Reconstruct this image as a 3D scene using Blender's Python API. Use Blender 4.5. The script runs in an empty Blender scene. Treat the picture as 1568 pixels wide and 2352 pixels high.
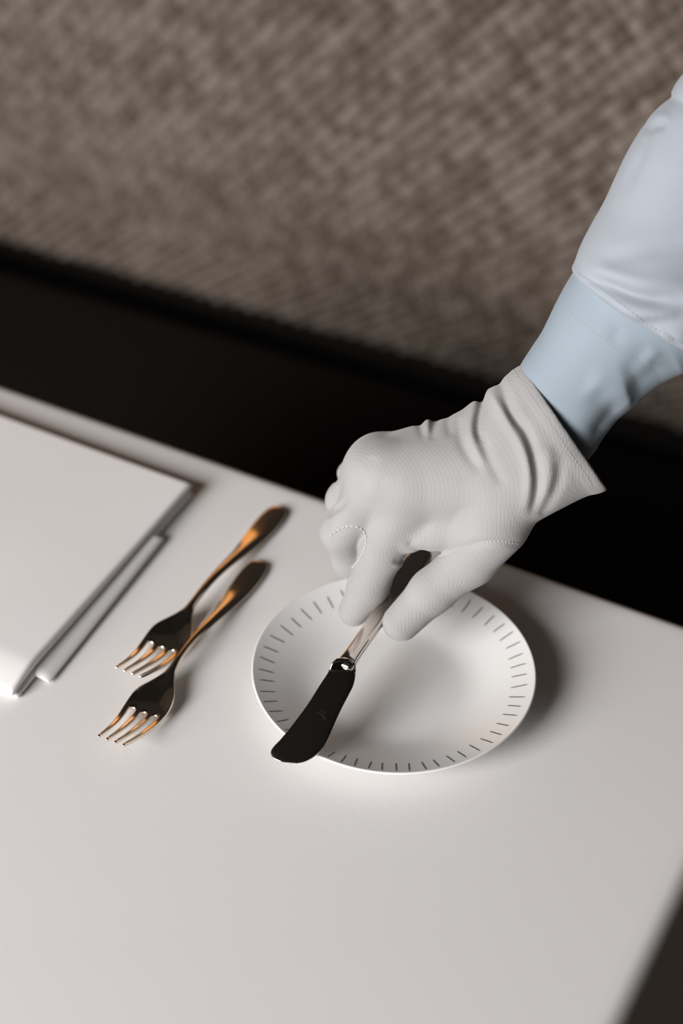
import bpy, bmesh, math, random
import numpy as np
from mathutils import Vector, Matrix
from mathutils.bvhtree import BVHTree

random.seed(7)
rng = np.random.default_rng(5)
sc = bpy.context.scene
COL = sc.collection
T = 0.75                                  # height of the table top above the floor

# ------------------------------------------------------------------ camera
F_PX = 3700.0                             # focal length in pixels of the 1568 x 2352 frame
RCV = np.array([[0.87986374, 0.30969729, -0.36045442],
                [0.47494114, -0.54678844, 0.68953123],
                [0.01645365, -0.77788816, -0.62818731]])   # rows: world x, y, z in camera axes (right, down, forward)
CAM = np.array([0.29057871, -0.62797773, 0.70170638 + T])
cam_d = bpy.data.cameras.new('camera')
cam = bpy.data.objects.new('camera', cam_d)
COL.objects.link(cam)
cam_d.sensor_fit = 'VERTICAL'
cam_d.sensor_height = 36.0
cam_d.lens = F_PX * 36.0 / 2352.0
m = Matrix.Identity(4)
for r in range(3):
    m[r][0] = RCV[r, 0]; m[r][1] = -RCV[r, 1]; m[r][2] = -RCV[r, 2]; m[r][3] = CAM[r]
cam.matrix_world = m
cam_d.dof.use_dof = True
cam_d.dof.focus_distance = 0.925
cam_d.dof.aperture_fstop = 3.0
cam_d.clip_start = 0.02
sc.camera = cam

# ------------------------------------------------------------------ light
sc.view_settings.view_transform = 'Standard'
sc.view_settings.look = 'None'
sc.view_settings.gamma = 1.0
sc.view_settings.use_curve_mapping = False
sc.view_settings.exposure = 0.0
world = bpy.data.worlds.new('world')
sc.world = world
world.use_nodes = True
world.node_tree.nodes['Background'].inputs[0].default_value = (0.9, 0.95, 1.0, 1)
world.node_tree.nodes['Background'].inputs[1].default_value = 0.35


def area_light(name, loc, aim, sx, sy, power, color):
    d = bpy.data.lights.new(name, 'AREA')
    d.shape = 'RECTANGLE'; d.size = sx; d.size_y = sy
    d.energy = power; d.color = color
    o = bpy.data.objects.new(name, d); COL.objects.link(o)
    o.location = loc
    o.rotation_euler = (Vector(aim) - Vector(loc)).to_track_quat('-Z', 'Y').to_euler()
    return o


# daylight entering through the wide window in the front wall
area_light('window_daylight', (-1.0, -2.685, 2.0), (-1.0, 0.0, 2.0), 1.6, 1.5, 205, (1.0, 0.975, 0.965))


# ------------------------------------------------------------------ helpers
def P(u, v, d):
    """photo pixel at an optical depth -> world point"""
    c = np.array([(u - 784) / F_PX * d, (v - 1176) / F_PX * d, d])
    return RCV @ c + CAM


def PZ(u, v, z):
    """photo pixel -> world point at height z above the table top"""
    r = RCV @ np.array([(u - 784) / F_PX, (v - 1176) / F_PX, 1.0])
    t = (T + z - CAM[2]) / r[2]
    return CAM + r * t


def obj(name, me, mat=None, parent=None, smooth=True):
    o = bpy.data.objects.new(name, me)
    COL.objects.link(o)
    if mat: me.materials.append(mat)
    if smooth and len(me.polygons):
        me.polygons.foreach_set('use_smooth', [True] * len(me.polygons))
    if parent: o.parent = parent
    return o


def mesh(name, V, Fs):
    me = bpy.data.meshes.new(name)
    me.from_pydata([tuple(map(float, v)) for v in V], [], [tuple(map(int, f)) for f in Fs])
    me.update()
    return me


def empty(name, loc=(0, 0, 0)):
    o = bpy.data.objects.new(name, None)
    o.empty_display_size = 0.03
    COL.objects.link(o); o.location = loc
    return o


def tag(o, label=None, cat=None, group=None, kind=None):
    if label: o['label'] = label
    if cat: o['category'] = cat
    if group: o['group'] = group
    if kind: o['kind'] = kind
    return o


def parent_keep(o, p):
    """parent to an (unrotated) empty, keeping world place"""
    o.parent = p
    o.matrix_parent_inverse = Matrix.Translation(-Vector(p.location))
    return o


def bm_mesh(name, bm):
    me = bpy.data.meshes.new(name); bm.to_mesh(me); bm.free(); return me


def add_box(bm, x0, x1, y0, y1, z0, z1, bev=0.0):
    r = bmesh.ops.create_cube(bm, size=1.0)
    for v in r['verts']:
        v.co = Vector((x0 + (v.co.x + .5) * (x1 - x0), y0 + (v.co.y + .5) * (y1 - y0), z0 + (v.co.z + .5) * (z1 - z0)))
    if bev:
        es = list({e for v in r['verts'] for e in v.link_edges})
        bmesh.ops.bevel(bm, geom=es, offset=bev, segments=3, affect='EDGES', profile=.5)


def box(name, b, mat, parent=None, bev=0.0):
    bm = bmesh.new(); add_box(bm, *b, bev=bev)
    return obj(name, bm_mesh(name, bm), mat, parent, smooth=False)


def lathe(prof, n=160):
    V = []; Fs = []
    rows = []
    for (r, z) in prof:
        if r < 1e-6:
            rows.append([len(V)]); V.append((0, 0, z))
        else:
            b = len(V); rows.append(list(range(b, b + n)))
            for k in range(n):
                a = 2 * math.pi * k / n
                V.append((r * math.cos(a), r * math.sin(a), z))
    for A, B in zip(rows[:-1], rows[1:]):
        for k in range(n):
            k2 = (k + 1) % n
            if len(A) == 1 and len(B) == 1: continue
            if len(A) == 1: Fs.append((A[0], B[k], B[k2]))
            elif len(B) == 1: Fs.append((A[k2], A[k], B[0]))
            else: Fs.append((A[k2], A[k], B[k], B[k2]))
    return V, Fs


def smooth_curve(pts, n):
    """Catmull-Rom resampling of control rows"""
    pts = np.array(pts, float); k = len(pts)
    out = []
    for t in np.linspace(0, k - 1, n):
        i = min(int(t), k - 2); f = t - i
        p0 = pts[max(i - 1, 0)]; p1 = pts[i]; p2 = pts[i + 1]; p3 = pts[min(i + 2, k - 1)]
        out.append(.5 * (2 * p1 + (p2 - p0) * f + (2 * p0 - 5 * p1 + 4 * p2 - p3) * f * f + (3 * p1 - p0 - 3 * p2 + p3) * f ** 3))
    return np.array(out)


# ------------------------------------------------------------------ materials
def mat_base(name, color, rough=.6, metal=0.0, spec=.5, coat=0.0):
    mt = bpy.data.materials.new(name); mt.use_nodes = True
    b = mt.node_tree.nodes['Principled BSDF']
    b.inputs['Base Color'].default_value = (*color, 1)
    b.inputs['Roughness'].default_value = rough
    b.inputs['Metallic'].default_value = metal
    b.inputs['Specular IOR Level'].default_value = spec
    b.inputs['Coat Weight'].default_value = coat
    return mt, mt.node_tree, b


def N(nt, t, **kw):
    n = nt.nodes.new(t)
    for k, v in kw.items():
        if k in n.inputs.keys(): n.inputs[k].default_value = v
        else: setattr(n, k, v)
    return n


def add_noise_color(nt, b, c1, c2, scale, detail=3.0):
    tc = N(nt, 'ShaderNodeTexCoord')
    no = N(nt, 'ShaderNodeTexNoise', Scale=scale, Detail=detail)
    rp = N(nt, 'ShaderNodeValToRGB')
    rp.color_ramp.elements[0].position = .3; rp.color_ramp.elements[0].color = (*c1, 1)
    rp.color_ramp.elements[1].position = .7; rp.color_ramp.elements[1].color = (*c2, 1)
    nt.links.new(tc.outputs['Object'], no.inputs['Vector'])
    nt.links.new(no.outputs['Fac'], rp.inputs['Fac'])
    nt.links.new(rp.outputs['Color'], b.inputs['Base Color'])
    return tc


def add_cross_weave(nt, b, tc, rot, scale, strength, dist=.0004):
    """fine woven or knitted relief from two crossed waves"""
    mp = N(nt, 'ShaderNodeMapping'); mp.inputs['Rotation'].default_value = rot
    nt.links.new(tc.outputs['Object'], mp.inputs['Vector'])
    w1 = N(nt, 'ShaderNodeTexWave', Scale=scale, Distortion=.6); w1.bands_direction = 'X'
    w1.inputs['Detail Scale'].default_value = 2.0
    w2 = N(nt, 'ShaderNodeTexWave', Scale=scale * .8, Distortion=.6); w2.bands_direction = 'Y'
    nt.links.new(mp.outputs['Vector'], w1.inputs['Vector']); nt.links.new(mp.outputs['Vector'], w2.inputs['Vector'])
    ad = N(nt, 'ShaderNodeMath', operation='ADD')
    nt.links.new(w1.outputs['Fac'], ad.inputs[0]); nt.links.new(w2.outputs['Fac'], ad.inputs[1])
    bp = N(nt, 'ShaderNodeBump', Strength=strength, Distance=dist)
    nt.links.new(ad.outputs[0], bp.inputs['Height'])
    nt.links.new(bp.outputs['Normal'], b.inputs['Normal'])


# white table linen
m_cloth, nt, b = mat_base('white_linen', (.74, .735, .735), .75, spec=.25)
tc = add_noise_color(nt, b, (.72, .705, .70), (.75, .735, .73), 3.0)
b.inputs['Sheen Weight'].default_value = .1
add_cross_weave(nt, b, tc, (0, 0, .1), 330, .10, .0002)
# napkin linen
m_napkin, nt, b = mat_base('napkin_linen', (.79, .77, .76), .8, spec=.2)
tc = add_noise_color(nt, b, (.77, .745, .735), (.80, .79, .785), 9.0)
add_cross_weave(nt, b, tc, (0, 0, 0), 330, .08, .0002)
# glove cotton knit
m_glove, nt, b = mat_base('white_cotton_knit', (.52, .51, .505), .9, spec=.15)
tc = add_noise_color(nt, b, (.30, .295, .295), (.33, .325, .325), 40.0)
b.inputs['Sheen Weight'].default_value = .25
b.inputs['Sheen Roughness'].default_value = .5
add_cross_weave(nt, b, tc, (.3, .2, .5), 230, .16, .0003)
m_thread, nt, b = mat_base('white_thread', (.44, .435, .435), .85, spec=.2)
# shirt
m_shirt, nt, b = mat_base('pale_blue_poplin', (.42, .50, .57), .75, spec=.25)
tc = add_noise_color(nt, b, (.28, .313, .35), (.30, .33, .366), 14.0)
b.inputs['Sheen Weight'].default_value = .15
add_cross_weave(nt, b, tc, (.4, .3, .8), 420, .08, .0002)
m_cuff, nt, b = mat_base('blue_cuff_twill', (.40, .49, .56), .7, spec=.3)
tc = add_noise_color(nt, b, (.22, .268, .312), (.24, .288, .332), 14.0)
b.inputs['Sheen Weight'].default_value = .15
add_cross_weave(nt, b, tc, (.4, .3, .2), 420, .10, .0002)
m_bluethread, nt, b = mat_base('blue_thread', (.29, .34, .385), .8)
# porcelain
m_porcelain, nt, b = mat_base('white_porcelain', (.76, .755, .745), .2, spec=.4, coat=.08)
b.inputs['Subsurface Weight'].default_value = 0.0
m_ink, nt, b = mat_base('grey_brown_print', (.13, .115, .10), .3)
# metals
m_fork, nt, b = mat_base('warm_silver', (.80, .70, .58), .14, metal=1.0)
tc = N(nt, 'ShaderNodeTexCoord')
no = N(nt, 'ShaderNodeTexNoise', Scale=420.0, Detail=2.0)
nt.links.new(tc.outputs['Object'], no.inputs['Vector'])
mr = N(nt, 'ShaderNodeMapRange'); mr.inputs['To Min'].default_value = .07; mr.inputs['To Max'].default_value = .2
nt.links.new(no.outputs['Fac'], mr.inputs['Value']); nt.links.new(mr.outputs['Result'], b.inputs['Roughness'])
m_blade, nt, b = mat_base('polished_steel', (.72, .70, .68), .06, metal=1.0)
m_handle, nt, b = mat_base('polished_warm_silver', (.80, .72, .65), .08, metal=1.0)
m_engrave, nt, b = mat_base('etched_steel', (.30, .29, .28), .35, metal=1.0)
# room
m_seat, nt, b = mat_base('black_seat_fabric', (.010, .008, .007), .95, spec=.05)
m_weave, nt, b = mat_base('brown_woven_strip', (.25, .2, .165), .8, spec=.2)
gm = N(nt, 'ShaderNodeNewGeometry')                    # every strip crossing has its own tone
rp = N(nt, 'ShaderNodeValToRGB')
rp.color_ramp.elements[0].color = (.088, .066, .050, 1); rp.color_ramp.elements[1].color = (.182, .150, .126, 1)
nt.links.new(gm.outputs['Random Per Island'], rp.inputs['Fac']); nt.links.new(rp.outputs['Color'], b.inputs['Base Color'])
m_amber, nt, b = mat_base('amber_reflector', (.5, .2, .03), .4)  # for the added panel that the forks mirror as orange
tc = add_noise_color(nt, b, (.62, .235, .015), (.74, .31, .028), 6.0)
m_darkwall, nt, b = mat_base('charcoal_plaster', (.022, .02, .018), .9, spec=.1)
tc = add_noise_color(nt, b, (.010, .009, .008), (.014, .012, .011), 5.0)
m_sidewall, nt, b = mat_base('brown_plaster', (.10, .085, .07), .9, spec=.1)
tc = add_noise_color(nt, b, (.09, .075, .06), (.11, .095, .08), 5.0)
m_floor, nt, b = mat_base('dark_floor', (.03, .025, .02), .6, spec=.2)
tc = add_noise_color(nt, b, (.022, .018, .014), (.04, .033, .027), 4.0)
m_ceiling, nt, b = mat_base('dark_ceiling', (.02, .018, .016), .9, spec=.1)
m_winframe, nt, b = mat_base('painted_frame', (.3, .29, .27), .5)
m_woodleg, nt, b = mat_base('table_wood', (.12, .07, .04), .5)
m_glass, nt, b = mat_base('window_glass', (1, 1, 1), .02)
b.inputs['Transmission Weight'].default_value = 1.0

# ------------------------------------------------------------------ the room
RX0, RX1, RY0, RY1, RH = -1.95, 2.2, -2.72, 1.00, 3.0
tag(box('floor', (RX0, RX1, RY0, RY1, -.1, 0), m_floor), kind='structure')
tag(box('ceiling', (RX0, RX1, RY0, RY1, RH, RH + .1), m_ceiling), kind='structure')
tag(box('wall_back', (RX0, RX1, RY1, RY1 + .1, 0, RH), m_darkwall), kind='structure')
tag(box('wall_left', (RX0 - .1, RX0, RY0, RY1, 0, RH), m_sidewall), kind='structure')
tag(box('wall_right', (RX1, RX1 + .1, RY0, RY1, 0, RH), m_sidewall), kind='structure')
WX0, WX1, WZ0, WZ1 = -1.84, -.16, 1.21, 2.79
bm = bmesh.new()
for q in ((RX0, WX0, 0, RH), (WX1, RX1, 0, RH), (WX0, WX1, 0, WZ0), (WX0, WX1, WZ1, RH)):
    add_box(bm, q[0], q[1], RY0 - .1, RY0, q[2], q[3])
tag(obj('wall_front', bm_mesh('wall_front', bm), m_sidewall, smooth=False), kind='structure')
win = tag(empty('window_1', (0, 0, 0)), kind='structure')
bm = bmesh.new()
fy0, fy1 = RY0 - .07, RY0 - .01
add_box(bm, WX0, WX1, fy0, fy1, WZ0, WZ0 + .05); add_box(bm, WX0, WX1, fy0, fy1, WZ1 - .05, WZ1)
add_box(bm, WX0, WX0 + .05, fy0, fy1, WZ0 + .05, WZ1 - .05); add_box(bm, WX1 - .05, WX1, fy0, fy1, WZ0 + .05, WZ1 - .05)
obj('window_frame', bm_mesh('window_frame', bm), m_winframe, win, smooth=False)
box('pane', (WX0 + .05, WX1 - .05, RY0 - .045, RY0 - .035, WZ0 + .05, WZ1 - .05), m_glass, win)

# ------------------------------------------------------------------ banquette with woven back
BY = 0.75
bq = empty('banquette', (-.2, BY, 0))
tag(bq, 'dark banquette bench with brown woven strip backrest behind the white table', 'bench')
parent_keep(box('seat', (-1.48, 1.5, .30, .880, .24, .335), m_seat, None, bev=.03), bq)
parent_keep(box('base', (-1.45, 1.45, .40, .870, .0, .237), m_seat), bq)
# padded back: leans back a little at the top and tucks under towards the seat
BK = smooth_curve([(.770, .930), (.758, .86), (.751, .79), (.752, .72), (.760, .65), (.776, .58), (.801, .51), (.832, .45), (.862, .40), (.888, .365)], 200)
BK_S = np.r_[0, np.cumsum(np.linalg.norm(np.diff(BK, axis=0), axis=1))]


def back_at(s):
    """arc length from the top -> (y, z, outward normal y, z)"""
    y = np.interp(s, BK_S, BK[:, 0]); z = np.interp(s, BK_S, BK[:, 1])
    e = .004
    dy = np.interp(s + e, BK_S, BK[:, 0]) - np.interp(s - e, BK_S, BK[:, 0]); dz = np.interp(s + e, BK_S, BK[:, 1]) - np.interp(s - e, BK_S, BK[:, 1])
    l = math.hypot(dy, dz) + 1e-9
    return y, z, dz / l, -dy / l


V = []; Fs = []
cut = BK[::5]; nb_ = len(cut)
for x in (-1.49, 1.5):
    for (y, z) in cut: V.append((x, y + .004, z))
    V += [(x, .894, .365), (x, .894, .930)]
n_ = nb_ + 2
for k in range(n_):
    k2 = (k + 1) % n_; Fs.append((k, k2, n_ + k2, n_ + k))
Fs += [tuple(range(n_))[::-1], tuple(range(n_, 2 * n_))]
back = parent_keep(obj('backrest', mesh('backrest', V, Fs), m_seat, smooth=False), bq)
refl_panel = parent_keep(box('reflection_panel', (-1.49, -.46, .745, .894, .934, 1.19), m_amber, None, bev=.004), bq)  # unseen panel, added so the forks pick up amber reflections
refl_panel['label'] = 'unseen amber panel added for the fork reflections'


def make_weave(x0, x1, w):
    """interlaced strips running on both diagonals; each crossing is a raised pillow of 32 triangles"""
    V = []; Fs = []; s2 = math.sqrt(.5); n = 4
    z0, z1 = -BK_S[-1] + .004, -.002
    ia = range(int(math.floor((x0 * s2 - z1 * s2) / w)) - 1, int((x1 * s2 - z0 * s2) / w) + 2)
    ib = range(int(math.floor((x0 * s2 + z0 * s2) / w)) - 1, int((x1 * s2 + z1 * s2) / w) + 2)
    for i in ia:
        for j in ib:
            ca, cb = (i + .5) * w, (j + .5) * w
            x, z = (ca + cb) * s2, (cb - ca) * s2
            if not (x0 < x < x1 and z0 < z < z1): continue
            ov = (i + j) % 2
            h = .0090 * random.uniform(.7, 1.25)
            jt = random.uniform(-.05, .05) * w
            base = len(V)
            for p in range(n + 1):
                for q in range(n + 1):
                    lp, lq = p / n * 2 - 1, q / n * 2 - 1      # lp along the strip, lq across
                    along = lp * w * .60; across = lq * w * .43
                    hh = h * (1 - .8 * lp * lp) * math.sqrt(max(0, 1 - .95 * lq * lq)) - .0012
                    if ov: da, db = along, across + jt
                    else: da, db = across + jt, along
                    xx = (ca + da + cb + db) * s2; ss = -(cb + db - ca - da) * s2
                    y, zz, ny, nz = back_at(min(max(ss, 0), BK_S[-1]))
                    V.append((xx, y + ny * hh, zz + nz * hh))
            for p in range(n):
                for q in range(n):
                    a = base + p * (n + 1) + q
                    f = (a, a + 1, a + n + 2, a + n + 1)
                    Fs.append(f if not ov else f[::-1])
    return mesh('weave', V, Fs)


weave = obj('weave', make_weave(-1.45, .85, .0165), m_weave)
weave.parent = back
weave['kind'] = 'stuff'
bq.rotation_euler = (0, 0, math.radians(2.2))        # stands not quite square to the table
weave['label'] = 'brown woven strips'

# ------------------------------------------------------------------ table and its cloth
TX0, TX1, TY0, TY1 = -.595, .2055, -.66, .1545
tb = empty('dining_table', (-.2, -.25, 0))
tag(tb, 'wooden pedestal table hidden under the long white tablecloth', 'table')
parent_keep(box('tabletop', (TX0 + .006, TX1 - .006, TY0 + .006, TY1 - .006, T - .035, T - .004), m_woodleg, None, bev=.006), tb)
V, Fs = lathe([(0, .02), (.045, .02), (.045, T - .036), (0, T - .036)], 32)
o = obj('pedestal', mesh('pedestal', V, Fs), m_woodleg, None); o.location = (-.2, -.25, 0); parent_keep(o, tb)
V, Fs = lathe([(0, 0), (.23, 0), (.235, .008), (.23, .016), (.06, .03), (0, .03)], 48)
o = obj('base', mesh('base', V, Fs), m_woodleg, None); o.location = (-.2, -.25, 0); parent_keep(o, tb)


def make_tablecloth():
    # perimeter of a rounded rectangle, then rings: top, bend, hanging sides with soft folds
    r0 = .03
    per = []
    for cx, cy, a0 in ((TX1 - r0, TY1 - r0, 0), (TX0 + r0, TY1 - r0, 90), (TX0 + r0, TY0 + r0, 180), (TX1 - r0, TY0 + r0, 270)):
        for k in range(9):
            a = math.radians(a0 + 90 * k / 8); per.append((cx + r0 * math.cos(a), cy + r0 * math.sin(a), math.cos(a), math.sin(a)))
    # densify straight runs
    full = []
    for k in range(len(per)):
        p, q = per[k], per[(k + 1) % len(per)]
        d = math.hypot(q[0] - p[0], q[1] - p[1]); n = max(1, int(d / .02))
        for t in range(n):
            f = t / n; full.append(tuple(p[i] * (1 - f) + q[i] * f for i in range(4)))
    n = len(full); rb = .012
    prof = [(-.026, 0), (-.018, 0)]
    for k in range(0, 9):
        a = math.radians(90 * k / 8); prof.append((-rb + rb * math.sin(a), -rb + rb * math.cos(a)))
    for z in (.03, .05, .08, .12, .17, .22, .27, .32): prof.append((0, -z))
    V = []; Fs = []
    for (off, z) in prof:
        for k, (x, y, nx, ny) in enumerate(full):
            wv = 0
            if z < -.02:
                s = k / n * 2 * math.pi
                wv = (-z - .02) * (.05 + .07 * math.sin(s * 23) + .04 * math.sin(s * 41 + 1))
                wv = max(wv, -.002)
            V.append((x + nx * (off + wv), y + ny * (off + wv), T + z))
    for i in range(len(prof) - 1):
        for k in range(n):
            k2 = (k + 1) % n
            Fs.append((i * n + k, i * n + n + k, i * n + n + k2, i * n + k2))
    Fs.append(tuple(range(n)))
    return mesh('tablecloth', V, Fs)


cloth = obj('tablecloth', make_tablecloth(), m_cloth)
tag(cloth, 'white tablecloth covering the table and hanging over its edges', 'tablecloth')

# ------------------------------------------------------------------ napkin
nk = empty('napkin', (-.31, -.003, T))
tag(nk, 'thick folded white napkin lying left of the two forks', 'napkin')


def slab(name, x0, x1, y0, y1, zf, bf, nx=60, ny=60, rc=.004, edge=None):
    """cloth slab with rounded edges: zf(s,t) top height, bf(s,t) underside height"""
    V = []; Fs = []
    def rim(a, e=.06):
        d = min(a, 1 - a)
        return 1.0 if d >= e else math.sqrt(max(0, 1 - ((e - d) / e) ** 2))
    xs = [.5 - .5 * math.cos(math.pi * i / nx) for i in range(nx + 1)]
    ys = [.5 - .5 * math.cos(math.pi * i / ny) for i in range(ny + 1)]
    ex = rc / (x1 - x0); ey = rc / (y1 - y0)
    for side in (0, 1):
        for s in xs:
            for t in ys:
                k = rim(s, ex) * rim(t, ey)
                zt, zb = zf(s, t), bf(s, t); mid = .5 * (zt + zb); hh = .5 * (zt - zb) * k
                dx = edge(t) if edge else 0
                V.append((x0 + (x1 - x0) * s + dx, y0 + (y1 - y0) * t, T + (mid + hh if side == 0 else mid - hh)))
    n1 = (nx + 1) * (ny + 1)
    for i in range(nx):
        for j in range(ny):
            a = i * (ny + 1) + j
            Fs.append((a, a + ny + 1, a + ny + 2, a + 1))
            Fs.append((n1 + a, n1 + a + 1, n1 + a + ny + 2, n1 + a + ny + 1))
    for i in range(nx):
        for j in (0, ny):
            a = i * (ny + 1) + j; f = (a, n1 + a, n1 + a + ny + 1, a + ny + 1); Fs.append(f if j == 0 else f[::-1])
    for j in range(ny):
        for i in (0, nx):
            a = i * (ny + 1) + j; f = (a, a + 1, n1 + a + 1, n1 + a); Fs.append(f if i == 0 else f[::-1])
    bm = bmesh.new(); me = mesh(name, V, Fs); bm.from_mesh(me); bmesh.ops.remove_doubles(bm, verts=bm.verts, dist=1e-6)
    bmesh.ops.recalc_face_normals(bm, faces=bm.faces); bm.to_mesh(me); bm.free()
    return me


def corner_fall(s, t):
    # thins towards the near right-hand corner
    return max(0.0, 1 - t / .11) ** 1.5 * max(0.0, (s - .35) / .65)


parent_keep(obj('lower_layers', slab('lower_layers', -.425, -.1960, -.113, .1055,
    lambda s, t: .0062 - .0035 * corner_fall(s, t), lambda s, t: .0006, rc=.003, edge=lambda t: -.0143 * t), m_napkin), nk)
parent_keep(obj('top_flap', slab('top_flap', -.425, -.1970, -.116, .107,
    lambda s, t: .0125 + .0010 * math.sin(3 * t + 2 * s) - .0055 * corner_fall(s, t),
    lambda s, t: .0066 - .0035 * corner_fall(s, t), rc=.003, edge=lambda t: -.0143 * t), m_napkin), nk)
parent_keep(obj('rolled_fold', slab('rolled_fold', -.2300, -.1868, -.0935, .0545,
    lambda s, t: .0066 + .0012 * (1 - t) * 0 - .003 * max(0, s - .75) / .25 * (1 - t),
    lambda s, t: .0007, rc=.006, edge=lambda t: -.0137 * t), m_napkin), nk)

# ------------------------------------------------------------------ plate
PX, PY = -.003, .006
plate = empty('bread_plate', (PX, PY, T))
tag(plate, 'small white porcelain plate with short dark lines around its rim', 'plate')
PROF_TOP = [(0, .0052), (.030, .0052), (.040, .0054), (.046, .0060), (.052, .0073), (.058, .0092), (.065, .0118), (.072, .0145), (.079, .0172), (.0835, .0190)]
prof = PROF_TOP + [(.0848, .0195), (.0856, .0193), (.0858, .0186), (.0850, .0178), (.078, .0145), (.066, .0092), (.058, .0056), (.052, .0038), (.0495, .0016), (.0490, .0006), (.0470, .0006), (.0460, .0022), (.0, .0024)]
cp = smooth_curve(prof[:11], 60).tolist() + prof[11:]
V, Fs = lathe(cp, 200)
body = obj('dish', mesh('dish', V, Fs), m_porcelain, plate)
tr = np.array(PROF_TOP)


def plate_z(r): return float(np.interp(r, tr[:, 0], tr[:, 1]))


MA = [(140.2, .0800), (147.6, .0785), (154.7, .0785), (161.6, .0781), (168.9, .0773), (175.9, .0774), (-176.7, .0782), (-169.1, .0782), (-162.1, .0777), (-155.1, .0768), (-148.9, .0761), (-141.8, .0763), (-135.2, .0763), (-128.7, .0763), (-122.3, .0758), (-116, .0758), (-110, .0756), (-104, .0752), (-97.9, .0749), (-92.1, .0752), (-86.2, .075), (-80.2, .0747), (-73.8, .0741), (-68.2, .0737), (-62.0, .0734), (-56.1, .0729), (-49.4, .0726), (-43.6, .0722), (-36.4, .072), (-30.3, .0718), (-22.9, .0719), (-15.7, .0727), (-9.0, .0731), (-2.4, .0729), (4.8, .0736), (11.1, .074), (17.2, .0743), (24.3, .0752), (31.1, .0759), (37.3, .0768), (43.3, .0777), (50.0, .0798), (56.3, .0802), (62.4, .0806), (68.7, .0805), (75.9, .0807), (82.4, .081), (88.5, .081), (95, .081), (101.5, .081), (108, .081), (114.5, .0805), (121, .08), (127.5, .08), (134, .08)]
V = []; Fs = []
for (a, r) in MA:
    A = math.radians(a)
    c = np.array([r * math.cos(A) - PX, r * math.sin(A) - PY])
    rad = math.atan2(c[1], c[0]); rr = min(np.hypot(*c), .0790)
    ang = rad + random.uniform(-.10, .10)
    ln = random.uniform(.0042, .0051); bend = random.uniform(-.0002, .0002)
    base = len(V)
    for k in range(7):
        f = k / 6 * 2 - 1
        px = rr * math.cos(rad) + f * ln * math.cos(ang) - (bend * (1 - f * f)) * math.sin(ang)
        py = rr * math.sin(rad) + f * ln * math.sin(ang) + (bend * (1 - f * f)) * math.cos(ang)
        hw = .00042 * (1 - .5 * max(0, abs(f) - .7) / .3)
        for sg in (-1, 1):
            x = px - sg * hw * math.sin(ang); y = py + sg * hw * math.cos(ang)
            V.append((x, y, plate_z(math.hypot(x, y)) + .00012))
    for k in range(6):
        Fs.append((base + 2 * k, base + 2 * k + 1, base + 2 * k + 3, base + 2 * k + 2)[::-1])
obj('rim_lines', mesh('rim_lines', V, Fs), m_ink, plate)['label'] = 'short dark printed lines'


# ------------------------------------------------------------------ forks
def eval_mesh(o):
    dg = bpy.context.evaluated_depsgraph_get(); dg.update()
    ev = o.evaluated_get(dg); me = ev.to_mesh()
    V = np.array([v.co[:] for v in me.vertices]); Nn = np.array([v.normal[:] for v in me.vertices])
    Fs = [tuple(p.vertices) for p in me.polygons]
    ev.to_mesh_clear()
    return V, Nn, Fs


def split_parts(V, Nn, Fs, classify):
    groups = {}
    for f in Fs:
        c = V[list(f)].mean(0); groups.setdefault(classify(c), []).append(f)
    out = {}
    for g, fs in groups.items():
        ids = sorted({i for f in fs for i in f}); mp = {i: k for k, i in enumerate(ids)}
        me = mesh('part', V[ids], [[mp[i] for i in f] for f in fs])
        me.polygons.foreach_set('use_smooth', [True] * len(me.polygons))
        me.normals_split_custom_set_from_vertices([tuple(n) for n in Nn[ids]])
        out[g] = me
    return out


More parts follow.
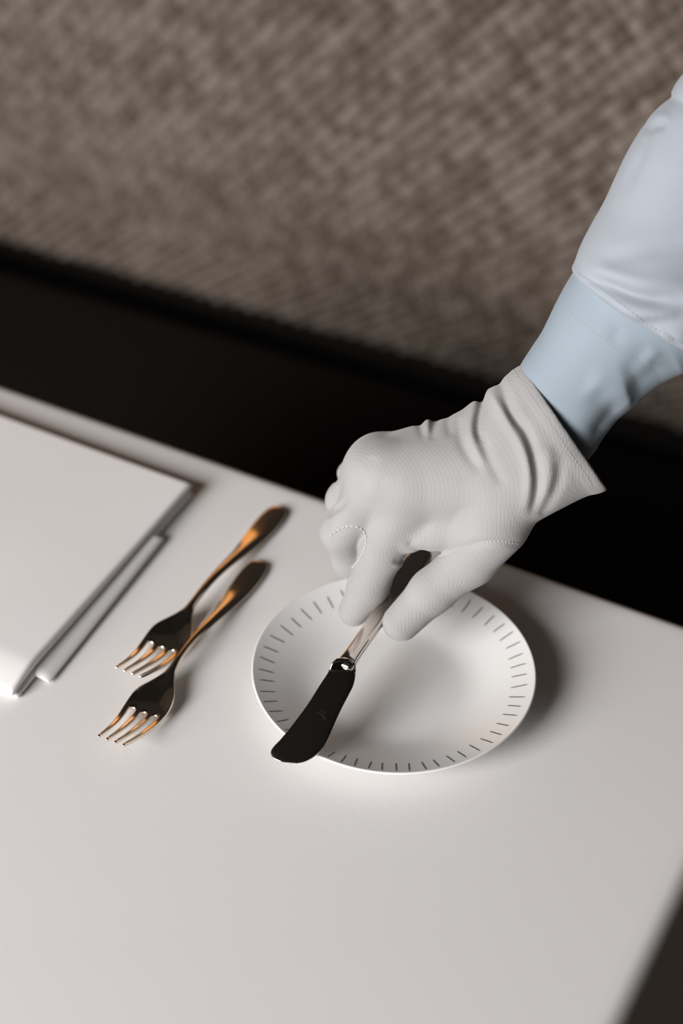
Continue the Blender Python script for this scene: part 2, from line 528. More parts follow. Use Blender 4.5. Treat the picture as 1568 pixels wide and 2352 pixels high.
def build_fork_parts():
    S_ = [0, .004, .012, .022, .034, .050, .068, .086, .102, .115, .124, .132, .140, .148, .157, .166, .178, .1905]
    W_ = [.0035, .0064, .0081, .0084, .0077, .0060, .0044, .0034, .0029, .0029, .0041, .0082, .0120, .0132, .0127, .0116, .0103, .0092]
    Z_ = [.0030, .0030, .0030, .0031, .0036, .0058, .0094, .0122, .0130, .0118, .0096, .0072, .0056, .0046, .0048, .0070, .0112, .0168]
    root = .1535
    rows = sorted(set(np.round(np.concatenate([np.linspace(0, .01, 4), np.linspace(.016, .115, 12), np.linspace(.12, .1535, 9), [.155, .1575], np.linspace(.161, .1905, 8)]), 5)))
    dense = smooth_curve(np.c_[S_, W_, Z_], 400)
    def q(s): return np.interp(s, dense[:, 0], dense[:, 1]), np.interp(s, dense[:, 0], dense[:, 2])
    cols = 15                                    # tine 3 faces, gap 1 ... built as 4*3 + 3 faces
    pat = []
    for k in range(4):
        pat += [('t', k)] * 3
        if k < 3: pat += [('g', k)]
    ids = {}; V = []
    for i, s in enumerate(rows):
        w, z = q(s)
        f = min(max((s - root) / .006, 0), 1)    # gap opening
        fl = min(max((s - .120) / .02, 0), 1)
        taper = 1 - .42 * min(max((s - .168) / .022, 0), 1)
        for c in range(cols + 1):
            # evenly spread position vs. tine-shaped position
            even = c / cols * 2 - 1
            k = 0; acc = 0; pos = None
            tw = .30 * taper; pitch = (2 - .27) / 3
            kk, rem = divmod(c, 4)
            ctr = -1 + .135 + kk * pitch
            pos = ctr + (rem / 3 - .5) * tw
            g0 = -1 + .135 + kk * pitch
            rootpos = g0 + (rem / 3 - .5) * .40 if s <= root + 1e-6 else pos
            t = even * (1 - fl) + (pos if s > root + .001 else (g0 + (rem / 3 - .5) * .34)) * fl
            if s <= root + .001: t = even * (1 - fl) + fl * max(-1, min(1, (g0 + (rem / 3 - .5) * .34)))
            x = t * w
            dish = .0026 * fl * (t * t) * (1 - .9 * min(max((s - .145) / .025, 0), 1))
            dome = -(.0004 + .0014 * min(max((s - .030) / .025, 0), 1)) * (1 - fl) * t * t
            ids[i, c] = len(V); V.append((x, -s, z + dish + dome))
    Fs = []
    for i in range(len(rows) - 1):
        for c in range(cols):
            if pat[c][0] == 'g' and rows[i] >= root - 1e-6: continue
            Fs.append((ids[i, c], ids[i, c + 1], ids[i + 1, c + 1], ids[i + 1, c])[::-1])
    me = mesh('fork_sheet', V, Fs)
    o = obj('fork_sheet', me)
    so = o.modifiers.new('s', 'SOLIDIFY'); so.thickness = .0022; so.offset = -1
    sb = o.modifiers.new('b', 'SUBSURF'); sb.levels = 2; sb.render_levels = 2
    V, Nn, Fs = eval_mesh(o)
    bpy.data.objects.remove(o)
    zlo = V[:, 2].min(); V[:, 2] += -zlo + .0005
    def cl(c):
        s = -c[1]
        if s < .116: return 'handle'
        if s < root + .0015: return 'head'
        w = np.interp(s, dense[:, 0], dense[:, 1])
        return 'tine%d' % int(np.clip(round((c[0] / w + 1 - .135) / ((2 - .27) / 3)), 0, 3))
    return split_parts(V, Nn, Fs, cl)


fork_parts = build_fork_parts()


def place_fork(name, x, y, rz, sc_, label):
    e = empty(name, (x, y, T)); e.rotation_euler = (0, 0, rz); e.scale = (sc_,) * 3
    tag(e, label, 'fork', 'forks side by side on the tablecloth')
    for k in ('handle', 'head', 'tine0', 'tine1', 'tine2', 'tine3'):
        me = fork_parts[k]
        o = bpy.data.objects.new('tine' if k[0] == 't' else k, me)
        COL.objects.link(o); o.parent = e
        if not me.materials: me.materials.append(m_fork)
    return e


place_fork('table_fork', -.1500, .1245, math.radians(2.5), 1.042, 'silver fork lying next to the napkin, left of the other fork')
place_fork('table_fork', -.1325, .0680, math.radians(4.1), 1.015, 'silver fork lying nearer to the plate, right of the other fork')

# ------------------------------------------------------------------ butter knife held over the plate
KZ = .043


def blade_z(v): return KZ - .018 * (v - 1525) / 226
kn = empty('butter_knife', (-.0235, -.0150, T + KZ))
tag(kn, 'butter knife with broad dark shiny blade held over the plate', 'knife')
# blade: left and right outline in photo pixels on the knife plane
BL = [(776, 1521), (764, 1532), (753, 1548), (735, 1575), (712, 1611), (690, 1641), (667, 1671), (648, 1694), (634, 1709), (626, 1721), (626, 1731), (633, 1741), (647, 1748), (660, 1751)]
BR = [(806, 1523), (812, 1533), (813, 1545), (808, 1571), (797, 1595), (784, 1620), (772, 1645), (762, 1668), (752, 1691), (742, 1710), (727, 1728), (712, 1740), (694, 1749), (676, 1752.5)]
NB = 72
L = smooth_curve([PZ(u, v, blade_z(v) - .0004) for u, v in BL], NB); R = smooth_curve([PZ(u, v, blade_z(v) - .0004) for u, v in BR], NB)
wd_ = (L - R) / np.linalg.norm(L - R, axis=1, keepdims=True)
L = L + wd_ * .0012; R = R - wd_ * .0012
V = []; Fs = []; nc = 10
LEN_ = np.linalg.norm((L[0] + R[0] - L[-1] - R[-1]) / 2)
for i in range(NB):
    s = np.linalg.norm((L[0] + R[0] - L[i] - R[i]) / 2) / LEN_
    k_ = min(max((.080 - s) / .050, 0), 1); drop = .0036 * k_ * k_ * (3 - 2 * k_)     # fillet up to the bolster
    for c in range(nc + 1):
        t = c / nc
        p = L[i] * (1 - t) + R[i] * t
        dome = -.0006 * (2 * t - 1) ** 4
        V.append((p[0], p[1], p[2] + drop + dome))
for i in range(NB - 1):
    for c in range(nc):
        a = i * (nc + 1) + c
        Fs.append((a, a + nc + 1, a + nc + 2, a + 1))
me = mesh('blade_sheet', V, Fs); o = obj('blade_sheet', me)
bm = bmesh.new(); bm.from_mesh(me); bmesh.ops.recalc_face_normals(bm, faces=bm.faces)
if sum(f.normal.z for f in bm.faces) < 0: bmesh.ops.reverse_faces(bm, faces=bm.faces)
bm.to_mesh(me); bm.free()
so = o.modifiers.new('s', 'SOLIDIFY'); so.thickness = .0014; so.offset = -1
sb = o.modifiers.new('b', 'SUBSURF'); sb.levels = 2
bV, bN, bF = eval_mesh(o); bpy.data.objects.remove(o)
blade = obj('blade', mesh('blade', bV, bF), m_blade); parent_keep(blade, kn)
# faint worn maker's stamp: an arched row of illegible strokes and a short row above it
V = []; Fs = []
c0 = PZ(733, 1640, blade_z(1640) - .00025); ax = PZ(752, 1651, blade_z(1645) - .00025) - c0; ax /= np.linalg.norm(ax); ay = L[22] - L[43]; ay -= ax * (ax @ ay); ay /= np.linalg.norm(ay)
def stroke(a, b_, w=.00012):
    p = c0 + ax * a[0] + ay * a[1]; q_ = c0 + ax * b_[0] + ay * b_[1]; d = q_ - p; d /= np.linalg.norm(d); nn = np.cross(np.cross(ax, ay), d) * w
    k = len(V); V.extend([p - nn, q_ - nn, q_ + nn, p + nn]); Fs.append((k, k + 1, k + 2, k + 3))
for k in range(9):
    x = (k - 4) * .00095; y = -.0000 - (k - 4) ** 2 * .00007; h = .0013
    stroke((x, y), (x, y + h))
    if k % 2: stroke((x, y + h), (x + .0006, y + h)); stroke((x, y), (x + .0006, y))
    else: stroke((x, y + h), (x + .0006, y)); stroke((x + .0006, y), (x + .0006, y + h))
for k in range(4):
    x = -.0008 + k * .0009; y = .0022
    stroke((x, y), (x, y + .0008)); stroke((x, y + .0008), (x + .0005, y))
st = obj('stamp', mesh('stamp', V, Fs), m_engrave); parent_keep(st, kn); st['label'] = 'faint engraved stamp'
# handle: rounded-rectangle loft along its axis
h0 = PZ(795, 1525, KZ - .0005); h1 = PZ(958, 1290, KZ + .005)
hd = h1 - h0; hl = .108; hd = hd / np.linalg.norm(hd)
side = np.cross(hd, [0, 0, 1]); side /= np.linalg.norm(side); up = np.cross(side, hd)
rows = [(-.003, .0046, .0022), (0, .0049, .0029), (.002, .0050, .0034), (.006, .0047, .0035), (.014, .0045, .0034), (.03, .0047, .0034), (.05, .0054, .0036), (.07, .0064, .0038), (.088, .0073, .0040), (.099, .0074, .0040), (.105, .0062, .0034), (.108, .0035, .0020), (.1088, .0008, .0006)]
dr = smooth_curve(rows, 60); V = []; Fs = []; nr = 32
for (s, w, h) in dr:
    for k in range(nr):
        a = 2 * math.pi * k / nr; ca, sa = math.cos(a), math.sin(a); e = .52
        x = w * math.copysign(abs(ca) ** e, ca); y = h * math.copysign(abs(sa) ** e, sa)
        V.append(h0 + hd * s + side * x + up * y)
for i in range(59):
    for k in range(nr):
        k2 = (k + 1) % nr; Fs.append((i * nr + k, i * nr + k2, i * nr + nr + k2, i * nr + nr + k))
Fs.append(tuple(range(nr))[::-1]); Fs.append(tuple(range(59 * nr, 60 * nr)))
me = mesh('handle', V, Fs)
bm = bmesh.new(); bm.from_mesh(me); bmesh.ops.recalc_face_normals(bm, faces=bm.faces); bm.to_mesh(me); bm.free()
parent_keep(obj('handle', me, m_handle), kn)
# bolster collar where the blade enters the handle
V = []; Fs = []
for (s, w, h) in ((-.004, .0030, .0008), (-.0036, .0046, .0018), (-.0028, .0052, .0026), (-.0012, .0054, .0033), (.0004, .0053, .0036), (.0016, .0050, .0035)):
    for k in range(nr):
        a = 2 * math.pi * k / nr; ca, sa = math.cos(a), math.sin(a); e = .75
        V.append(h0 + hd * s + side * w * math.copysign(abs(ca) ** e, ca) + up * h * math.copysign(abs(sa) ** e, sa))
for i in range(5):
    for k in range(nr):
        k2 = (k + 1) % nr; Fs.append((i * nr + k, i * nr + k2, i * nr + nr + k2, i * nr + nr + k))
Fs.append(tuple(range(nr))[::-1]); Fs.append(tuple(range(5 * nr, 6 * nr)))
me = mesh('bolster', V, Fs)
bm = bmesh.new(); bm.from_mesh(me); bmesh.ops.recalc_face_normals(bm, faces=bm.faces); bm.to_mesh(me); bm.free()
parent_keep(obj('bolster', me, m_handle), kn)


# ------------------------------------------------------------------ the gloved hand: distance field -> surface net
def C(u, v, d):
    return np.array([(u - 784) / F_PX * d, (v - 1176) / F_PX * d, d])


VOX = .0009
lo = np.minimum.reduce([C(700, 800, .86), C(700, 800, 1.03)]); hi = np.maximum.reduce([C(1430, 1510, .86), C(1430, 1510, 1.03)])
lo[2] = .865; hi[2] = 1.03
dims = np.ceil((hi - lo) / VOX).astype(int)
gx = (lo[0] + VOX * np.arange(dims[0])).astype(np.float32)[:, None, None]
gy = (lo[1] + VOX * np.arange(dims[1])).astype(np.float32)[None, :, None]
gz = (lo[2] + VOX * np.arange(dims[2])).astype(np.float32)[None, None, :]


def capsule(a, b, ra, rb):
    a = a.astype(np.float32); b = b.astype(np.float32); d = b - a; L2 = float(d @ d)
    t = np.clip(((gx - a[0]) * d[0] + (gy - a[1]) * d[1] + (gz - a[2]) * d[2]) / L2, 0, 1)
    dx = gx - a[0] - t * d[0]; dy = gy - a[1] - t * d[1]; dz = gz - a[2] - t * d[2]
    return np.sqrt(dx * dx + dy * dy + dz * dz) - (ra + t * (rb - ra))


def smin(a, b, k):
    h = np.maximum(k - np.abs(a - b), 0) / k
    return np.minimum(a, b) - h * h * k * .25


def dist_pt(c):
    return np.sqrt((gx - c[0]) ** 2 + (gy - c[1]) ** 2 + (gz - c[2]) ** 2)


MM = .001
# palm and wrist
caps = [
    ((1165, 1125, .924), (945, 1112, .936), 21, 17), ((1165, 1085, .926), (885, 1088, .940), 21, 16.5),
    ((1155, 1045, .930), (858, 1075, .952), 20, 15), ((1140, 1000, .936), (872, 1056, .964), 19, 13),
    ((1165, 1125, .924), (1235, 1085, .918), 21, 21), ((1140, 1000, .936), (1205, 945, .928), 19, 20),
    ((1155, 1060, .930), (1225, 1015, .924), 23, 23),
    ((1235, 1085, .918), (1350, 1060, .914), 21, 16), ((1205, 945, .928), (1290, 870, .920), 20, 20.5),
    ((1225, 1015, .924), (1340, 930, .918), 24, 26),
    ((1265, 1085, .916), (1400, 1088, .912), 14, 6),
]
body = None
for a, b, ra, rb in caps:
    c = capsule(C(*a), C(*b), ra * MM, rb * MM)
    body = c if body is None else smin(body, c, .012)
# web of the thumb
body = smin(body, capsule(C(1090, 1212, .938), C(938, 1236, .950), 12 * MM, 9 * MM), .016)
webs = [((895, 1110, .945), (842, 1190, .958), 13, 9.5), ((865, 1085, .950), (812, 1128, .970), 12.5, 9.5), ((862, 1060, .960), (822, 1085, .980), 12, 10)]
fingers = {
    'thumb': [((1135, 1205, .928), 20), ((1082, 1285, .946), 15), ((992, 1358, .956), 13), ((921, 1430, .962), 11.3)],
    'index': [((945, 1112, .936), 16), ((880, 1262, .960), 13.2), ((846, 1345, .972), 11.8), ((812, 1404, .981), 9.4)],
    'middle': [((885, 1088, .940), 16), ((785, 1222, .968), 12.3), ((808, 1284, .990), 11.6), ((858, 1315, 1.002), 10)],
    'ring': [((858, 1075, .952), 15), ((795, 1150, .984), 11.8), ((830, 1200, 1.004), 11), ((880, 1240, 1.010), 9.5)],
    'little': [((872, 1056, .964), 13), ((815, 1095, .996), 10.5), ((850, 1140, 1.012), 9.5), ((895, 1170, 1.012), 8.5)],
}
for a, b, ra, rb in webs:
    body = smin(body, capsule(C(*a), C(*b), ra * MM, rb * MM), .010)
for nm in ('little', 'ring', 'middle', 'index', 'thumb'):
    j = fingers[nm]; f = None
    for (a, ra), (b, rb) in zip(j[:-1], j[1:]):
        c = capsule(C(*a), C(*b), ra * MM, rb * MM)
        f = c if f is None else smin(f, c, .005)
    dk = dist_pt(C(*j[0][0]))
    k = .0018 + .012 * np.exp(-(dk / .028) ** 2)
    body = smin(body, f, k.astype(np.float32))

# folds: curves in the hand's own frame (photo-plane coordinates), depth in mm (+ ridge, - valley), half width in mm
uu = (gx / gz * F_PX + 784)[:, :, ::1]; vv = gy / gz * F_PX + 1176
zm = np.float32((lo[2] + hi[2]) / 2)
U0 = np.broadcast_to(gx, (dims[0], dims[1], 1)) / .925 * F_PX + 784
V0 = np.broadcast_to(gy, (dims[0], dims[1], 1)) / .925 * F_PX + 1176


def fold_field(folds):
    out = np.zeros(U0.shape, np.float32)
    for amp, wid, pts in folds:
        pts = smooth_curve(pts, 24)
        best = np.full(U0.shape, 1e9, np.float32); tt = np.zeros(U0.shape, np.float32)
        for k in range(23):
            a = pts[k]; d = pts[k + 1] - a; L2 = d @ d + 1e-9
            t = np.clip(((U0 - a[0]) * d[0] + (V0 - a[1]) * d[1]) / L2, 0, 1)
            r = np.hypot(U0 - a[0] - t * d[0], V0 - a[1] - t * d[1])
            s = r < best; best = np.where(s, r, best); tt = np.where(s, (k + t) / 23, tt)
        fade = np.clip(np.minimum(tt, 1 - tt) / .22, 0, 1) ** .7 * .85 + .15
        out += amp * MM * fade * np.exp(-(best / 4.0 / wid) ** 2)
    return out


def cr(pts): return [(700 + .4783 * x, 800 + .4783 * y) for x, y in pts]


folds = [
    (-2.6, 2.6, cr([(880, 190), (838, 330), (828, 400), (840, 460)])),
    (-1.4, 3.0, cr([(740, 330), (742, 420), (765, 500), (830, 600)])),
    (-3.0, 2.6, cr([(925, 120), (975, 320), (1040, 420), (1078, 560), (1088, 680), (1068, 790)])),
    (-1.6, 3.2, cr([(1195, 540), (1185, 640), (1150, 730), (1110, 800)])),
    (-1.3, 2.8, cr([(845, 440), (870, 540), (930, 660)])),
    (-1.2, 2.8, cr([(720, 210), (625, 370), (600, 440)])),
    (-1.1, 2.4, cr([(540, 240), (560, 320), (565, 380), (580, 440)])),
    (-1.0, 2.4, cr([(700, 290), (690, 360), (700, 430)])),
    (2.0, 2.6, cr([(850, 120), (890, 235), (955, 370), (1020, 500), (1045, 630), (1035, 770)])),
    (1.6, 2.6, cr([(830, 180), (785, 360), (795, 450), (840, 560)])),
    (1.0, 3.0, cr([(1130, 480), (1140, 600), (1120, 720)])),
    (1.4, 2.2, cr([(620, 220), (595, 340), (590, 440)])),
    (-1.0, 2.2, cr([(660, 985), (760, 955), (880, 925), (1020, 935)])),
    (-1.5, 2.2, cr([(600, 985), (540, 960), (500, 930)])),
    (-1.4, 2.0, cr([(520, 1010), (470, 1030), (430, 1030)])),
    (.8, 1.6, cr([(510, 1015), (480, 1045), (430, 1050)])),
    (-1.8, 1.6, cr([(108, 805), (160, 768), (215, 725)])),
    (-1.2, 1.6, cr([(170, 580), (150, 640)])),
    (-.9, 4.0, cr([(330, 520), (300, 600), (250, 680)])),
]
body = body - fold_field(folds)

# hem: flat cut, hollow opening
h_a, h_b = C(1193, 831, .905), C(1386, 1113, .905)
ed = (h_b - h_a) / np.linalg.norm(h_b - h_a); axn = np.array([-ed[1], ed[0], 0]);
if axn[0] < 0: axn = -axn
axn = axn + np.array([0, 0, -.16]); axn /= np.linalg.norm(axn)
pl = (gx - h_a[0]) * axn[0] + (gy - h_a[1]) * axn[1] + (gz - h_a[2]) * axn[2]
# rolled hem a little thicker than the fabric
hem = np.exp(-((pl + .0045) / .0042) ** 4) * .0006
body = body - hem.astype(np.float32)
inner = np.maximum(body + .0022, -(pl + .020))
glove_sdf = np.maximum(np.maximum(body, pl), -inner).astype(np.float32)
del uu, vv


def surface_net(S):
    nx, ny, nz = S.shape
    neg = S < 0
    cnt = np.zeros((nx - 1, ny - 1, nz - 1), np.int8)
    for dx in (0, 1):
        for dy in (0, 1):
            for dz in (0, 1):
                cnt += neg[dx:nx - 1 + dx, dy:ny - 1 + dy, dz:nz - 1 + dz]
    act = (cnt > 0) & (cnt < 8)
    idx = -np.ones(act.shape, np.int64); cells = np.argwhere(act); idx[act] = np.arange(len(cells))
    acc = np.zeros((len(cells), 3)); num = np.zeros(len(cells))
    corners = [(0, 0, 0), (1, 0, 0), (0, 1, 0), (1, 1, 0), (0, 0, 1), (1, 0, 1), (0, 1, 1), (1, 1, 1)]
    val = [S[cells[:, 0] + c[0], cells[:, 1] + c[1], cells[:, 2] + c[2]] for c in corners]
    for a in range(8):
        for b in range(a + 1, 8):
            ca, cb = np.array(corners[a]), np.array(corners[b])
            if np.abs(ca - cb).sum() != 1: continue
            va, vb = val[a], val[b]; m_ = (va < 0) != (vb < 0)
            t = np.where(m_, va / np.where(m_, va - vb, 1), 0)
            acc += np.where(m_[:, None], ca + t[:, None] * (cb - ca), 0); num += m_
    Vv = cells + acc / num[:, None]
    quads = []
    for ax in range(3):
        sh = [nx, ny, nz]
        s0 = [slice(None)] * 3; s1 = [slice(None)] * 3; s0[ax] = slice(0, sh[ax] - 1); s1[ax] = slice(1, sh[ax])
        A = neg[tuple(s0)]; B = neg[tuple(s1)]
        e = np.argwhere(A != B); sign = A[tuple(e.T)]
        o1, o2 = [(1, 2), (2, 0), (0, 1)][ax]
        ok = (e[:, o1] > 0) & (e[:, o2] > 0) & (e[:, o1] < sh[o1] - 1) & (e[:, o2] < sh[o2] - 1); e = e[ok]; sign = sign[ok]
        d1 = np.zeros(3, int); d1[o1] = 1; d2 = np.zeros(3, int); d2[o2] = 1
        q0 = idx[tuple((e - d1 - d2).T)]; q1 = idx[tuple((e - d2).T)]; q2 = idx[tuple(e.T)]; q3 = idx[tuple((e - d1).T)]
        Q = np.stack([q0, q1, q2, q3], 1); Q[~sign] = Q[~sign][:, ::-1]
        quads.append(Q)
    return Vv, np.concatenate(quads)


def fast_mesh(name, V, Q):
    me = bpy.data.meshes.new(name)
    me.vertices.add(len(V)); me.vertices.foreach_set('co', V.astype(np.float32).ravel())
    me.loops.add(len(Q) * 4); me.loops.foreach_set('vertex_index', Q.astype(np.int32).ravel())
    me.polygons.add(len(Q)); me.polygons.foreach_set('loop_start', np.arange(0, len(Q) * 4, 4, dtype=np.int32))
    me.polygons.foreach_set('use_smooth', np.ones(len(Q), bool))
    me.update(calc_edges=True); me.validate()
    return me


gV, gQ = surface_net(glove_sdf)
# light relaxation of grid artefacts
nb = np.zeros_like(gV); cn = np.zeros(len(gV))
for _ in range(3):
    nb[:] = 0; cn[:] = 0
    for a in range(4):
        i, j = gQ[:, a], gQ[:, (a + 1) % 4]
        np.add.at(nb, i, gV[j]); np.add.at(cn, i, 1)
    gV = gV * .5 + .5 * nb / np.maximum(cn, 1)[:, None]
gC = lo + gV * VOX
gW = gC @ RCV.T + CAM
person = empty('person', tuple(P(1290, 934, .925)))
tag(person, 'person in a pale blue shirt and white glove, reaching in to hold the knife', 'person')
glove = obj('glove', fast_mesh('glove', gW, gQ), m_glove)
parent_keep(glove, person)
glove['label'] = 'white cotton knit glove'
bvh = BVHTree.FromPolygons([tuple(v) for v in gW], [tuple(q) for q in gQ.tolist()])


def hit(tree, u, v):
    d = Vector(P(u, v, 1.0) - CAM).normalized()
    h = tree.ray_cast(Vector(CAM), d)
    return h if h[0] is not None else None


def stitches(name, tree, pts, mat, parent, dash=.0014, gap=.0007, r=.00022, n=400, lift=.00015):
    """small thread dashes laid along a curve on a surface"""
    cv = smooth_curve(pts, n); hits = [hit(tree, u, v) for u, v in cv]
    hits = [h for h in hits if h]
    V = []; Fs = []; acc = 0; cur = []
    def flush(c):
        if len(c) < 2: return
        a, na = c[0]; b_, nb_ = c[-1]; d = (b_ - a)
        if d.length < 1e-5 or d.length > dash * 2.5: return
        d.normalize(); s_ = d.cross(na).normalized(); k0 = len(V)
        mid = (a + b_) / 2
        for p, rr, l in ((a, .3, -.2), (a.lerp(mid, .4), 1, .6), (mid, 1.1, 1), (b_.lerp(mid, .4), 1, .6), (b_, .3, -.2)):
            for q in range(6):
                an = q * math.pi / 3
                V.append(p + na * (lift * l + math.sin(an) * r * rr) + s_ * math.cos(an) * r * rr)
        for i in range(4):
            for q in range(6):
                q2 = (q + 1) % 6; Fs.append((k0 + i * 6 + q, k0 + i * 6 + q2, k0 + i * 6 + 6 + q2, k0 + i * 6 + 6 + q))
    last = None; on = True
    for h in hits:
        p, nn = h[0], h[1]
        if last is not None:
            st_ = (p - last).length
            if st_ > .006: flush(cur); cur = []; acc = 0
            acc += st_
        last = p
        if on:
            cur.append((p, nn))
            if acc > dash: flush(cur); cur = []; acc = 0; on = False
        elif acc > gap: acc = 0; on = True; cur = [(p, nn)]
    flush(cur)
    o = obj(name, mesh(name, V, Fs), mat)
    o.parent = parent
    o['kind'] = 'stuff'
    return o


hs = [(1176, 846), (1216, 905), (1262, 973), (1300, 1030), (1332, 1075), (1358, 1112)]
stitches('hem_stitching', bvh, hs, m_thread, glove)
stitches('thumb_seam', bvh, cr([(640, 1000), (700, 978), (760, 956), (870, 930), (950, 926), (1022, 938)]), m_thread, glove, dash=.0018, gap=.0003, r=.00035)
stitches('finger_seam', bvh, [(757, 1232), (775, 1218), (795, 1209), (815, 1208), (830, 1214), (839, 1226), (841, 1242), (836, 1265), (824, 1285), (808, 1305)], m_thread, glove, dash=.0030, gap=.0001, r=.0006)


# ------------------------------------------------------------------ shirt cuff and sleeve
def tube_surface(stations, thick, n_th=96, n_s=90, fold=None, depth_ratio=.9, tilt=.34):
    """stations: left pixel, right pixel, depth, depth ratio; returns world vertices of a loft (rings) and normals"""
    st = smooth_curve([[*l, *r, d, q] for l, r, d, q in stations], n_s)
    rings = []
    for (lu, lv, ru, rv, d, q) in st:
        a = C(lu, lv, d); b = C(ru, rv, d); c = (a + b) / 2; w = (b - a) / 2; hw = np.linalg.norm(w); wd = w / hw
        ax = np.array([wd[1], -wd[0], 0]);
        if ax[1] > 0: ax = -ax
        dn = np.array([0, 0, -1.0]) + -ax * tilt; dn /= np.linalg.norm(dn)
        ring = []
        for k in range(n_th):
            an = 2 * math.pi * k / n_th
            ca, sa = math.cos(an), math.sin(an)
            ring.append(c + wd * hw * math.copysign(abs(ca) ** .93, ca) + dn * hw * q * math.copysign(abs(sa) ** .93, sa))
        rings.append(ring)
    Rr = np.array(rings)
    # outward normals
    ds = np.gradient(Rr, axis=0); dt = np.roll(Rr, -1, 1) - np.roll(Rr, 1, 1)
    nn = np.cross(ds, dt); nn /= np.linalg.norm(nn, axis=2, keepdims=True) + 1e-12
    cen = Rr.mean(1, keepdims=True)
    sg = np.sign(((Rr - cen) * nn).sum(2).mean()); nn *= sg
    if fold is not None:
        u = Rr[..., 0] / Rr[..., 2] * F_PX + 784; v = Rr[..., 1] / Rr[..., 2] * F_PX + 1176
        front = np.clip((nn[..., 2] * -1 + .3) / .9, 0, 1)
        Rr = Rr + nn * (fold(u, v) * front)[..., None]
    return Rr


def loft_mesh(name, Rr, th):
    """closed shell: outside, inside (offset towards the axis), both rims"""
    ns, nt_, _ = Rr.shape
    cen = Rr.mean(1, keepdims=True); rad = np.linalg.norm(Rr - cen, axis=2, keepdims=True)
    In = cen + (Rr - cen) * (1 - th / rad)
    W = np.concatenate([Rr.reshape(-1, 3), In.reshape(-1, 3)]) @ RCV.T + CAM
    i, k = np.meshgrid(np.arange(ns - 1), np.arange(nt_), indexing='ij'); k2 = (k + 1) % nt_
    A = (i * nt_ + k).ravel(); B = (i * nt_ + k2).ravel(); Cc = ((i + 1) * nt_ + k2).ravel(); D = ((i + 1) * nt_ + k).ravel()
    o_ = ns * nt_
    Q = [np.stack([A, B, Cc, D], 1), np.stack([A + o_, D + o_, Cc + o_, B + o_], 1)]
    k = np.arange(nt_); k2 = (k + 1) % nt_
    Q.append(np.stack([k, k + o_, k2 + o_, k2], 1))
    e = (ns - 1) * nt_
    Q.append(np.stack([e + k, e + k2, e + k2 + o_, e + k + o_], 1))
    me = fast_mesh(name, W, np.concatenate(Q))
    bm = bmesh.new(); bm.from_mesh(me); bmesh.ops.recalc_face_normals(bm, faces=bm.faces); bm.to_mesh(me); bm.free()
    return me


def fold_fn(folds):
    def f(u, v):
        out = np.zeros_like(u)
        for amp, wid, pts in folds:
            pts = smooth_curve(pts, 20); best = np.full(u.shape, 1e9); tt = np.zeros_like(u)
            for k in range(19):
                a = pts[k]; d = pts[k + 1] - a; L2 = d @ d + 1e-9
                t = np.clip(((u - a[0]) * d[0] + (v - a[1]) * d[1]) / L2, 0, 1)
                r = np.hypot(u - a[0] - t * d[0], v - a[1] - t * d[1]); s = r < best
                best = np.where(s, r, best); tt = np.where(s, (k + t) / 19, tt)
            fade = np.clip(np.minimum(tt, 1 - tt) / .3, 0, 1) ** .8
            out += amp * MM * fade * np.exp(-(best / 4.0 / wid) ** 2)
        return out
    return f


cuff_st = [((1172, 880), (1345, 1062), .928, .62), ((1197, 834), (1384, 1016), .924, .78), ((1222, 795), (1440, 950), .921, .85),
           ((1245, 760), (1508, 892), .918, .88), ((1278, 692), (1575, 850), .914, .9), ((1302, 648), (1614, 822), .911, .9), ((1318, 622), (1632, 812), .909, .9)]
cuff_fold = fold_fn([
    (-4.2, 10.0, [(1560, 845), (1510, 870), (1470, 890), (1440, 900)]),
    (-4.8, 9.5, [(1470, 965), (1420, 975), (1392, 995), (1375, 1035)]),
    (2.0, 8.0, [(1350, 868), (1400, 890), (1460, 925)]),
    (-2.2, 8.0, [(1360, 895), (1395, 925), (1430, 945)]),
    (-1.2, 4.5, [(1490, 790), (1455, 835), (1438, 865)]),
    (-1.0, 3.0, [(1425, 745), (1405, 790)]),
    (1.0, 3.0, [(1508, 800), (1478, 840)]),
])
cr_ = tube_surface(cuff_st, .001, fold=cuff_fold, n_s=80)
cuff = obj('shirt_cuff', loft_mesh('shirt_cuff', cr_, .0014), m_cuff); parent_keep(cuff, person)
cuff['label'] = 'smooth blue shirt cuff'

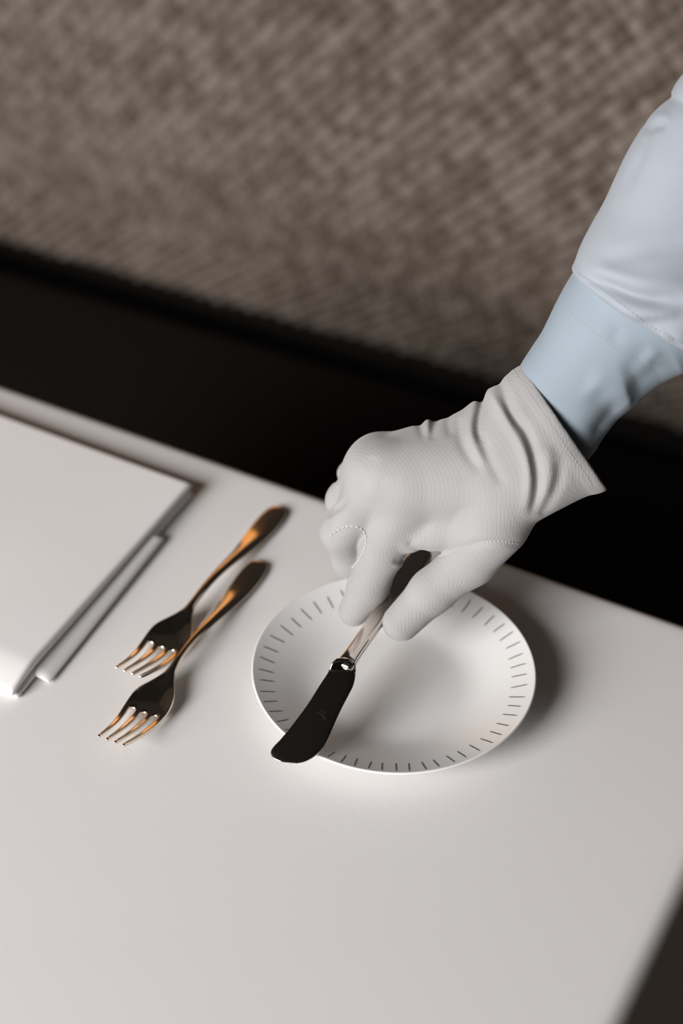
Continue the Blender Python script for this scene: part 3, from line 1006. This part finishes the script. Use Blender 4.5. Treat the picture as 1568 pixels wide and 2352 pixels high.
slv_st = [((1322, 630), (1630, 818), .9085, .93), ((1313, 616), (1656, 822), .907, .96), ((1319, 600), (1678, 805), .9055, .98), ((1332, 565), (1702, 765), .903, .99), ((1354, 522), (1728, 700), .900, .99),
          ((1388, 462), (1745, 590), .896, .98), ((1422, 388), (1775, 510), .892, .98), ((1450, 333), (1800, 450), .888, .98), ((1488, 276), (1830, 390), .884, .98),
          ((1515, 246), (1850, 350), .881, .98), ((1541, 225), (1865, 320), .878, .97), ((1543, 212), (1872, 300), .876, .95), ((1556, 188), (1890, 270), .873, .98), ((1580, 160), (1920, 230), .868, 1.0),
          ((1630, 100), (1970, 150), .86, 1.0), ((1700, 0), (2060, 40), .85, 1.0), ((1770, -90), (2110, -60), .846, 1.0), ((1860, -150), (2090, -130), .845, 1.0), ((1960, -168), (2000, -165), .845, 1.0)]
slv_fold = fold_fn([
    (-4.5, 3.8, [(1338, 636), (1395, 655), (1456, 680), (1520, 690), (1580, 688)]),
    (2.2, 5.0, [(1345, 612), (1410, 632), (1480, 648), (1570, 645)]),
    (-1.8, 4.5, [(1385, 600), (1450, 585), (1503, 571), (1575, 552)]),
    (2.4, 5.0, [(1390, 688), (1450, 712), (1530, 728), (1600, 722)]),
    (-3.0, 4.0, [(1465, 742), (1510, 742), (1560, 728), (1610, 705)]),
    (1.6, 4.0, [(1480, 765), (1530, 772), (1590, 765)]),
    (-2.2, 3.0, [(1478, 305), (1500, 288), (1530, 282)]),
    (1.0, 3.0, [(1485, 285), (1510, 270), (1540, 266)]),
    (-1.2, 3.0, [(1430, 445), (1475, 350), (1490, 300)]),
    (-1.2, 1.6, [(1466, 735), (1478, 752), (1488, 768)]),
    (-1.2, 1.6, [(1500, 750), (1512, 768), (1518, 782)]),
    (-1.2, 1.6, [(1535, 760), (1546, 778), (1552, 792)]),
])
sr_ = tube_surface(slv_st, .001, fold=slv_fold, n_s=170)
slv = obj('shirt_sleeve', loft_mesh('shirt_sleeve', sr_, .0012), m_shirt); parent_keep(slv, person)
slv['label'] = 'pale blue shirt sleeve'


def tree_of(o):
    return BVHTree.FromPolygons([v.co[:] for v in o.data.vertices], [tuple(p.vertices) for p in o.data.polygons])


stitches('cuff_stitching', tree_of(cuff), [(1299, 707), (1330, 737), (1363, 762), (1414, 800), (1469, 826), (1524, 841)], m_bluethread, cuff, dash=.0015, gap=.0012, r=.00013)
stitches('sleeve_seam', tree_of(slv), [(1324, 626), (1350, 643), (1380, 664), (1412, 688), (1452, 718), (1492, 748), (1530, 770), (1566, 788)], m_bluethread, slv, dash=.0022, gap=.0004, r=.0003)
# wrist inside the sleeve and glove
arm_st = [((1195, 925), (1300, 1050), .925, .75), ((1240, 850), (1380, 970), .921, .75), ((1345, 690), (1500, 790), .912, .8), ((1480, 480), (1650, 580), .900, .8), ((1650, 200), (1840, 260), .874, .8), ((1790, 20), (1960, 50), .858, .8)]
arm = obj('forearm', loft_mesh('forearm', tube_surface(arm_st, .001, n_th=40, n_s=30), .004), mat_base('skin', (.55, .36, .27), .6)[0]); parent_keep(arm, person)
